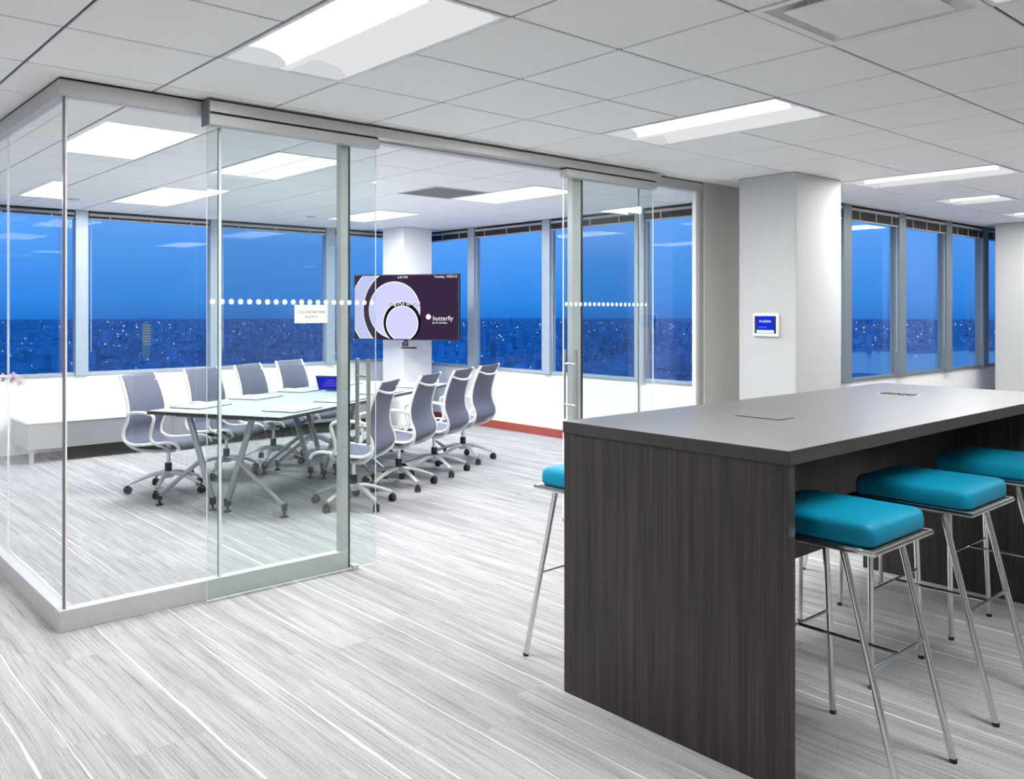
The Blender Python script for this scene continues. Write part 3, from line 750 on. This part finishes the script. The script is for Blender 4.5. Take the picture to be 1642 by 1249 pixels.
# control tablet
tp = empty('control_tablet', tw(1.90, 0.13, 0.7385), TA+R(8)); tag(tp, 'small black control tablet with a blue screen on the meeting table', 'tablet')
Rt = Matrix.Translation((0, 0, 0.012)) @ Matrix.Rotation(R(-28), 4, 'Y')
MB().bbox(-0.004, 0.006, -0.12, 0.12, 0.0, 0.155, 0.002, 0, Rt).build('body', M_tedge, tp)
MB().box(-0.0052, -0.0042, -0.108, 0.108, 0.010, 0.145, 0, Rt).build('screen', M_blue, tp)
for k in range(4): MB().box(-0.0058, -0.0053, -0.07, 0.07-0.02*k, 0.045+0.022*k, 0.053+0.022*k, 0, Rt).build('text_line', M_violet, tp)
MB().prism([(0.004, 0.0), (0.10, 0.0), (0.075, 0.10), (0.06, 0.10)], -0.05, 0.05, 'y').build('stand', M_tedge, tp)

# ------------------------------------------------------------------ chairs
def make_chair():
    c = empty('task_chair')
    # side profile in (forward y, z)
    P = [(-0.300, 0.968), (-0.262, 0.89), (-0.226, 0.79), (-0.205, 0.69), (-0.212, 0.60), (-0.245, 0.52), (-0.242, 0.455), (-0.180, 0.418), (-0.08, 0.415), (0.06, 0.430), (0.17, 0.438), (0.235, 0.420), (0.262, 0.385)]
    curve = bez([(0, y, z) for y, z in P], 48)
    N = len(curve)
    def hw(i):
        t = i/(N-1); return 0.215+0.025*math.sin(math.pi*min(1, t*1.15))+(0.004 if t > .5 else 0)
    for s in (-1, 1):
        MB().tube([(s*(hw(i)+0.006), p.y, p.z) for i, p in enumerate(curve)], 0.0125, 8).build('side_rail', M_frame, c, True)
    mb = MB(); vs = []; fs = []; nc = 9
    for i, p in enumerate(curve):
        t = i/(N-1)
        for k in range(nc):
            u_ = -1+2*k/(nc-1); sag = (1-u_*u_)
            dy = -0.022*sag*(1 if t < .5 else 0.2); dz = -0.018*sag if t > .55 else 0
            vs.append((u_*hw(i), p.y+dy, p.z+dz))
    for i in range(N-1):
        for k in range(nc-1): fs.append((i*nc+k, i*nc+k+1, (i+1)*nc+k+1, (i+1)*nc+k))
    me = mb.add(vs, fs).build('mesh_sling', M_mesh, c, True, None, 0, False)
    sol = me.modifiers.new('thickness', 'SOLIDIFY'); sol.thickness = 0.005; sol.offset = 0
    # curved white bar behind the top of the back
    MB().tube(bez([(-0.216, -0.275, 0.912), (-0.12, -0.306, 0.884), (0, -0.316, 0.874), (0.12, -0.306, 0.884), (0.216, -0.275, 0.912)], 16), 0.010, 8).build('back_bar', M_frame, c, True)
    # lower spines from the back curve to the hub
    for s in (-1, 1):
        MB().tube(bez([(s*0.245, -0.243, 0.53), (s*0.235, -0.238, 0.44), (s*0.19, -0.16, 0.37), (s*0.10, -0.05, 0.345), (s*0.03, 0.02, 0.345)], 16), [0.012]*4+[0.014]*13, 8, flat=0.8).build('spine', M_frame, c, True)
        arm = bez([(s*0.245, -0.207, 0.650), (s*0.268, -0.17, 0.670), (s*0.285, -0.08, 0.682), (s*0.288, 0.03, 0.672), (s*0.286, 0.065, 0.640), (s*0.283, 0.045, 0.56), (s*0.278, 0.03, 0.48), (s*0.262, 0.06, 0.432), (s*0.20, 0.10, 0.400), (s*0.10, 0.07, 0.365), (s*0.03, 0.03, 0.35)], 44)
        MB().tube(arm, 0.0135, 8).build('armrest', M_frame, c, True)
    MB().lathe([(0.045, 0.325), (0.055, 0.335), (0.055, 0.350), (0.035, 0.362)], 16, (0, 0.01, 0)).build('tilt_hub', M_basew, c, True)
    MB().lathe([(0.016, 0.23), (0.016, 0.33)], 12).build('gas_post', M_chrome, c, True)
    MB().lathe([(0.029, 0.165), (0.029, 0.235)], 14).build('post_sleeve', M_caster, c, True)
    bs = MB().lathe([(0.040, 0.115), (0.045, 0.135), (0.040, 0.168)], 16).build('base_hub', M_basew, c, True)
    legm = MB()
    path = bez([(0.02, 0, 0.150), (0.10, 0, 0.148), (0.20, 0, 0.118), (0.30, 0, 0.080)], 12)
    legm.tube(path, [0.026-0.010*i/(len(path)-1) for i in range(len(path))], 8, flat=0.75)
    legme = legm.mesh('base_arm', M_basew, True)
    cm = MB()
    for s in (-1, 1):
        for k in range(1): pass
    wheel = MB()
    def wheel_ring(yc, hw_):
        n = 14; vs = []; fs = []
        for (rr, yo) in ((0.020, -hw_), (0.029, -hw_+0.004), (0.029, hw_-0.004), (0.020, hw_)):
            vs += [(rr*math.cos(2*math.pi*k/n), yc+yo, 0.029+rr*math.sin(2*math.pi*k/n)) for k in range(n)]
        for i in range(3):
            for k in range(n): fs.append((i*n+k, i*n+(k+1)%n, (i+1)*n+(k+1)%n, (i+1)*n+k))
        fs.append(tuple(range(n))); fs.append(tuple(range(3*n, 4*n))[::-1])
        wheel.add(vs, fs)
    wheel_ring(-0.014, 0.010); wheel_ring(0.014, 0.010)
    wheel.box(-0.012, 0.020, -0.006, 0.006, 0.026, 0.066)
    whm = wheel.mesh('caster', M_caster, True)
    for k in range(5):
        a = R(72*k+18)
        link('base_arm', legme, c, (0, 0, 0), a)
        o = link('caster', whm, c, (0.312*math.cos(a), 0.312*math.sin(a), 0.0)); o.rotation_euler.z = a+R(40*((k*37) % 5-2))
    return c
ch0 = make_chair()
rows = [  # (a, n, facing offset deg, label)
    (0.56, 0.875, 180, 6, 'grey mesh task chair at the near end of the window side of the table'),
    (1.345, 0.895, 180, -2, 'grey mesh task chair second along the window side of the table'),
    (2.01, 0.845, 180, 3, 'grey mesh task chair third along the window side of the table'),
    (2.73, 0.86, 180, -3, 'grey mesh task chair last along the window side of the table'),
    (0.635, -0.835, 0, 8, 'grey mesh task chair right behind the sliding door post'),
    (1.40, -0.84, 0, 3, 'grey mesh task chair second from the door post, its back to the doorway'),
    (2.075, -0.87, 0, 0, 'grey mesh task chair third from the door post, its back to the doorway'),
    (2.775, -0.87, 0, -3, 'grey mesh task chair nearest the red baseboard, its back to the doorway')]
for k, (a, n_, fa, off, lb) in enumerate(rows):
    c = ch0 if k == 0 else copy_tree(ch0)
    c.location = tw(a, n_); c.rotation_euler.z = TA+R(fa+off); tag(c, lb, 'chair', 'task chairs around the meeting table')

# ------------------------------------------------------------------ low bench under the far windows
bn = empty('low_bench', (4.3, 9.62, 0)); tag(bn, 'long low grey storage bench with a white top under the far windows', 'bench')
def putn(mb, nm, mt, smooth=False):
    o = mb.build(nm, mt, bn, smooth); o.location = -Vector(bn.location); return o
BX0, BX1, BY0, BY1 = 2.10, 6.35, 9.30, 9.97
for k in range(3):
    a = BX0+(BX1-BX0)/3*k; b = BX0+(BX1-BX0)/3*(k+1)
    putn(MB().bbox(a+0.001, b-0.001, BY0, BY1, 0.142, 0.395, 0.002), 'cabinet_front', M_bench)
putn(MB().bbox(BX0-0.01, BX1+0.01, BY0-0.01, BY1, 0.3955, 0.418, 0.003), 'bench_top', M_benchw)
putn(MB().box(BX0+0.25, BX1-0.1, BY0+0.13, BY1-0.02, 0.0, 0.1415), 'plinth', M_dark)
for x in (BX0+0.05, BX1-0.05):
    for y in (BY0+0.06, BY1-0.06): putn(MB().bbox(x-0.02, x+0.02, y-0.02, y+0.02, 0, 0.1415, 0.002), 'leg', M_alul)

# orchid standing at the left end of the bench
orc = empty('orchid_plant', (1.66, 9.18, 0)); tag(orc, 'white and pink orchid in bloom at the left picture edge', 'plant')
M_pet = pm('orchid_petal', (0.85, 0.78, 0.82), 0.5, var=0.05, scale=60); M_lip = pm('orchid_lip', (0.30, 0.05, 0.12), 0.5); M_leaf = pm('orchid_leaf', (0.05, 0.16, 0.05), 0.45, var=0.2); M_pot = pm('pot_ceramic', (0.75, 0.75, 0.74), 0.3, var=0.02)
MB().lathe([(0.075, 0.0), (0.10, 0.16), (0.10, 0.40), (0.085, 0.40), (0.08, 0.36)], 20).build('pot', M_pot, orc, True)
stem = bez([(0, 0, 0.36), (-0.01, 0.01, 0.6), (0.0, 0.0, 0.8), (0.14, -0.03, 0.88), (0.34, -0.05, 0.83)], 20)
MB().tube(stem, 0.004, 6).build('stem', M_leaf, orc, True)
for k in range(5):
    a = R(72*k+20); mb = MB(); vs = []; fs = []
    for i in range(7):
        t = i/6; r_ = 0.02+0.12*t; wd = 0.032*math.sin(math.pi*min(1, t*0.92+0.06)); z = 0.37+0.10*math.sin(t*2.4)
        ca, sa = math.cos(a), math.sin(a)
        vs += [(r_*ca-wd*sa, r_*sa+wd*ca, z+0.01), (r_*ca, r_*sa, z), (r_*ca+wd*sa, r_*sa-wd*ca, z+0.01)]
    for i in range(6):
        fs += [(3*i, 3*i+1, 3*i+4, 3*i+3), (3*i+1, 3*i+2, 3*i+5, 3*i+4)]
    mb.add(vs, fs).build('leaf', M_leaf, orc, True, None, 0, False)
pet = MB()
for k in range(5):
    a = R(72*k+90); ca, sa = math.cos(a), math.sin(a); w_ = 0.020 if k in (1, 4) else 0.014
    pet.add([(0, 0, 0), (0.022*ca-w_*sa, -0.006, 0.022*sa+w_*ca), (0.040*ca, -0.001, 0.040*sa), (0.022*ca+w_*sa, -0.006, 0.022*sa-w_*ca)], [(0,1,2,3)])
pet_me = pet.mesh('blossom', M_pet, True, False); lip_me = MB().lathe([(0.002, -0.008), (0.010, 0.0), (0.004, 0.010)], 8).mesh('lip', M_lip, True)
for k, (x, y, z) in enumerate(((0.29, -0.045, 0.872), (0.345, -0.06, 0.830), (0.26, -0.03, 0.845), (0.20, -0.02, 0.86), (0.14, -0.05, 0.87))):
    b_ = link('blossom', pet_me, orc, (x, y, z), R(-40+15*k)); b_.scale = (1.5, 1.5, 1.5); l_ = link('lip', lip_me, b_, (0, -0.008, -0.006))

# ------------------------------------------------------------------ screen on the column
TVC = Vector((6.325, 8.949, 1.547))
tv = empty('wall_screen', TVC, TA); tag(tv, 'large flat screen showing lavender circles, mounted on the white column', 'screen')
# local: -x faces the table, y runs to picture-left
MB().bbox(0.0, 0.045, -0.735, 0.735, -0.415, 0.415, 0.004).build('body', M_black, tv)
scr = MB().box(-0.0015, 0.0005, -0.722, 0.722, -0.402, 0.402).build('screen', M_tvbg, tv)
def disc(cy_, cz, r, x, mat, nm, half=0):
    """circle clipped to the picture area of the screen"""
    pts = []
    yl, yr, zb, zt = 0.722, -0.722, -0.402, 0.402
    poly = [(cy_+r*math.cos(2*math.pi*k/72), cz+r*math.sin(2*math.pi*k/72)) for k in range(72)]
    def clip(poly, inside, inter):
        out = []
        for i in range(len(poly)):
            a, b = poly[i-1], poly[i]
            if inside(b):
                if not inside(a): out.append(inter(a, b))
                out.append(b)
            elif inside(a): out.append(inter(a, b))
        return out
    def ix(v, ax):
        def f(a, b):
            t = (v-a[ax])/(b[ax]-a[ax]); return (a[0]+t*(b[0]-a[0]), a[1]+t*(b[1]-a[1]))
        return f
    poly = clip(poly, lambda p: p[0] <= yl, ix(yl, 0)); poly = clip(poly, lambda p: p[0] >= yr, ix(yr, 0))
    if half: poly = clip(poly, lambda p: p[0] >= cy_, ix(cy_, 0))
    poly = clip(poly, lambda p: p[1] >= zb, ix(zb, 1)); poly = clip(poly, lambda p: p[1] <= zt, ix(zt, 1))
    MB().prism(poly, x-0.0004, x, 'x').build(nm, mat, scr)
def tvp(px_, py_):  # picture position on the screen -> local y, z
    return -(px_-650.0)/(736-564)*1.47, -(py_-492.5)/103*0.83
k_ = 0.83/103
xx = -0.0018
for (px_, py_, rpx, mat, half) in ((628, 495, 74, M_tvw, 0), (628, 495, 72.4, M_tvlav, 0), (643, 497, 67.5, M_tvw, 1), (643, 497, 66, M_tvbg, 0),
                             (632, 497, 45, M_tvw, 0), (632, 497, 43.5, M_tvlav, 0), (645, 517, 34, M_tvw, 1), (645, 517, 32.6, M_tvblk, 0), (645, 518, 28, M_tvw, 0), (645, 518, 26.5, M_tvlav, 0)):
    y_, z_ = tvp(px_, py_); disc(y_, z_, rpx*k_, xx, mat, 'screen_circle', half); xx -= 0.0005
# dark area covers the right part of the big rings
RT = Matrix.Rotation(R(-90), 4, 'Z') @ Matrix.Rotation(R(90), 4, 'X')
def tvtext(s, px_, py_, size, mat=M_tvw):
    y_, z_ = tvp(px_, py_); text_obj('screen_text', s, size, mat, scr, Matrix.Translation((xx-0.001, y_, z_)) @ RT, ext=0.0002)
tvtext('4:47 PM', 646, 446, 0.044); tvtext('Tuesday, 10/25/16', 715, 445.5, 0.042); tvtext('Plug-Puf to Pod', 649, 488, 0.072, M_tvblk); xx -= 0.0012; tvtext('Plug-Puf to Pod', 648.3, 487.2, 0.072); tvtext('butterfly', 711, 510, 0.080); tvtext('by all wireless', 706, 516.5, 0.036)
y_, z_ = tvp(688, 507.5); disc(y_, z_, 0.034, xx-0.001, M_tvw, 'screen_logo')
MB().bbox(0.045, 0.10, -0.20, 0.20, -0.18, 0.18, 0.004).build('mount_plate', M_black, tv)
MB().tube([(0.09, 0.0, 0.0), (0.30, 0.0, 0.0)], 0.03, 10).build('mount_arm', M_black, tv, True)
MB().lathe([(0.022, -0.445), (0.022, -0.416)], 12, (0.022, 0, 0)).build('camera_mount', M_black, tv)
wc = empty('conference_camera', TVC+Vector((0, 0, -0.50)), TA); tag(wc, 'small black conference camera hanging under the large screen', 'camera')
MB().bbox(-0.02, 0.06, -0.13, 0.05, -0.022, -0.002, 0.004).build('bar', M_black, wc)
mb = MB(); mb.tube([(0.0, 0.035*math.cos(R(t)), 0.03+0.035*math.sin(R(t))) for t in range(-40, 221, 20)], 0.010, 8); mb.build('yoke', M_black, wc, True)
MB().lathe([(0.012, -0.02), (0.02, -0.012), (0.022, 0.0), (0.02, 0.012), (0.012, 0.02)], 12, (0, 0, 0.03)).build('lens_ball', M_tedge, wc, True)

# ------------------------------------------------------------------ room booking tablet on the grey column
bt = empty('booking_panel', (6.218, 3.785, 1.388)); tag(bt, 'white room booking panel with a blue screen on the grey column', 'panel')
MB().bbox(-0.024, 0.0, -0.118, 0.118, -0.095, 0.095, 0.010).build('housing', M_plast, bt)
MB().box(-0.0255, -0.0242, -0.096, 0.096, -0.068, 0.072).build('bezel', M_black, bt)
MB().box(-0.0268, -0.0256, -0.078, 0.078, -0.040, 0.070).build('screen', M_blue, bt)
MB().box(-0.0268, -0.0256, -0.078, 0.078, -0.066, -0.041).build('status_bar', M_cyan, bt)
MB().box(-0.0272, -0.0269, -0.01, 0.062, -0.022, -0.014).build('text_line', M_violet, bt)
text_obj('screen_text', 'Available', 0.030, M_cyan, bt, Matrix.Translation((-0.0274, 0.0, 0.030)) @ RT, ext=0.0002)

# ------------------------------------------------------------------ the city far below the windows
random.seed(4)
GZ = -150.0; RAD = 17000.0
M_land_haze = pm('city_ground', (0.045, 0.22, 0.40), 0.95, spec=0.05, var=0.45, scale=0.004)  # blue of the distant haze is put into the ground colour
M_bld_haze = pm('city_building', (0.075, 0.31, 0.54), 0.9, var=0.45, scale=0.006)  # rooftops tinted blue in place of aerial haze
M_water = pm('river_water', (0.02, 0.03, 0.04), 0.12, spec=0.8)
M_lw = em('street_light_white', (0.80, 0.88, 1.0), 1.0); M_lo = em('street_light_amber', (1.0, 0.66, 0.52), 1.1)
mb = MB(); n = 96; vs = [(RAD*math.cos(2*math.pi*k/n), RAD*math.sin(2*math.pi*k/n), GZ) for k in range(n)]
g = mb.add(vs, [tuple(range(n))]).build('city_ground', M_land_haze, None, False, None, 0, False); tag(g, kind='structure')
FW = Vector((math.cos(TH), math.sin(TH), 0)); RT_ = Vector((math.sin(TH), -math.cos(TH), 0))
bm_ = MB(); lw_ = MB(); lo_ = MB()
for k in range(30000):
    d = 1300*math.exp(random.random()*math.log(10)); x_ = random.uniform(-0.66, 0.66)*d
    p = FW*d+RT_*x_
    if abs(d-2600) < 60 and abs(x_-(235-CX)/F_PX*2600) < 60: continue
    if d < 3300 and x_/d > 0.36: continue
    w1, w2 = random.uniform(3, 10), random.uniform(3, 10); h_ = random.choice((4, 5, 6, 8, 9, 12, 16)); 
    if random.random() < 0.02: h_ = random.uniform(30, 60)
    Mr = Matrix.Translation((p.x, p.y, GZ)) @ Matrix.Rotation(R(random.choice((12, 12, 40))), 4, 'Z')
    bm_.box(-w1, w1, -w2, w2, 0, h_, 0, Mr)
for k in range(650):
    d = 1400*math.exp(random.random()*math.log(7.5)); x_ = random.uniform(-0.66, 0.66)*d
    p = FW*d+RT_*x_
    if d < 3300 and x_/d > 0.36 and random.random() < 0.85: continue
    s = d/F_PX*random.uniform(0.45, 1.5); z = GZ+random.uniform(14, 26)
    (lw_ if random.random() < 0.62 else lo_).add([(p.x-s, p.y, z), (p.x, p.y-s, z), (p.x+s, p.y, z), (p.x, p.y+s, z), (p.x, p.y, z+s), (p.x, p.y, z-s)], [(0,1,4),(1,2,4),(2,3,4),(3,0,4),(1,0,5),(2,1,5),(3,2,5),(0,3,5)])
cbo = tag(bm_.build('city_buildings', M_bld_haze, None, False, None, 0, False), 'dense low city rooftops spreading far below the windows', 'buildings', None, 'stuff')
tag(lw_.build('white_street_lights', M_lw, cbo, False, None, 0, False), None, None, None, 'stuff')
tag(lo_.build('amber_street_lights', M_lo, cbo, False, None, 0, False), None, None, None, 'stuff')
def gp(px_, py_):   # ground point under a picture direction
    d = F_PX*(EYE-GZ)/(py_-CY); return FW*d+RT_*((px_-CX)/F_PX*d)
poly = [gp(*q) for q in ((1300, 612), (1375, 598), (1450, 604), (1560, 600), (1700, 596), (1700, 562), (1580, 560), (1480, 568), (1400, 563), (1300, 570))]
rv = MB().add([(p.x, p.y, GZ+0.6) for p in poly], [tuple(range(len(poly)))]).build('river', M_water, None, False, None, 0, False); tag(rv, 'pale river bend seen through the office windows', 'river', None, 'stuff')
d = 2600; p = FW*d+RT_*((235-CX)/F_PX*d)
tw_ = empty('tower_block', (p.x, p.y, GZ)); tag(tw_, 'slim pale tower block rising from the city behind the far windows', 'building')
hh = (EYE-(520-CY)*d/F_PX)-GZ
M_tow = pm('tower_concrete', (0.50, 0.50, 0.46), 0.8, var=0.1, scale=0.05); M_towl = em('tower_lit_band', (0.75, 0.8, 0.7), 0.35)
MB().box(-9, 9, -9, 9, 0, hh).build('shaft', M_tow, tw_)
MB().box(-5, 5, -5, 5, hh, hh+9).build('roof_house', M_tow, tw_)
for k in range(8): MB().box(-9.4, 9.4, -9.4, 9.4, hh*0.45+k*8, hh*0.45+k*8+3).build('floor_band', M_towl, tw_)
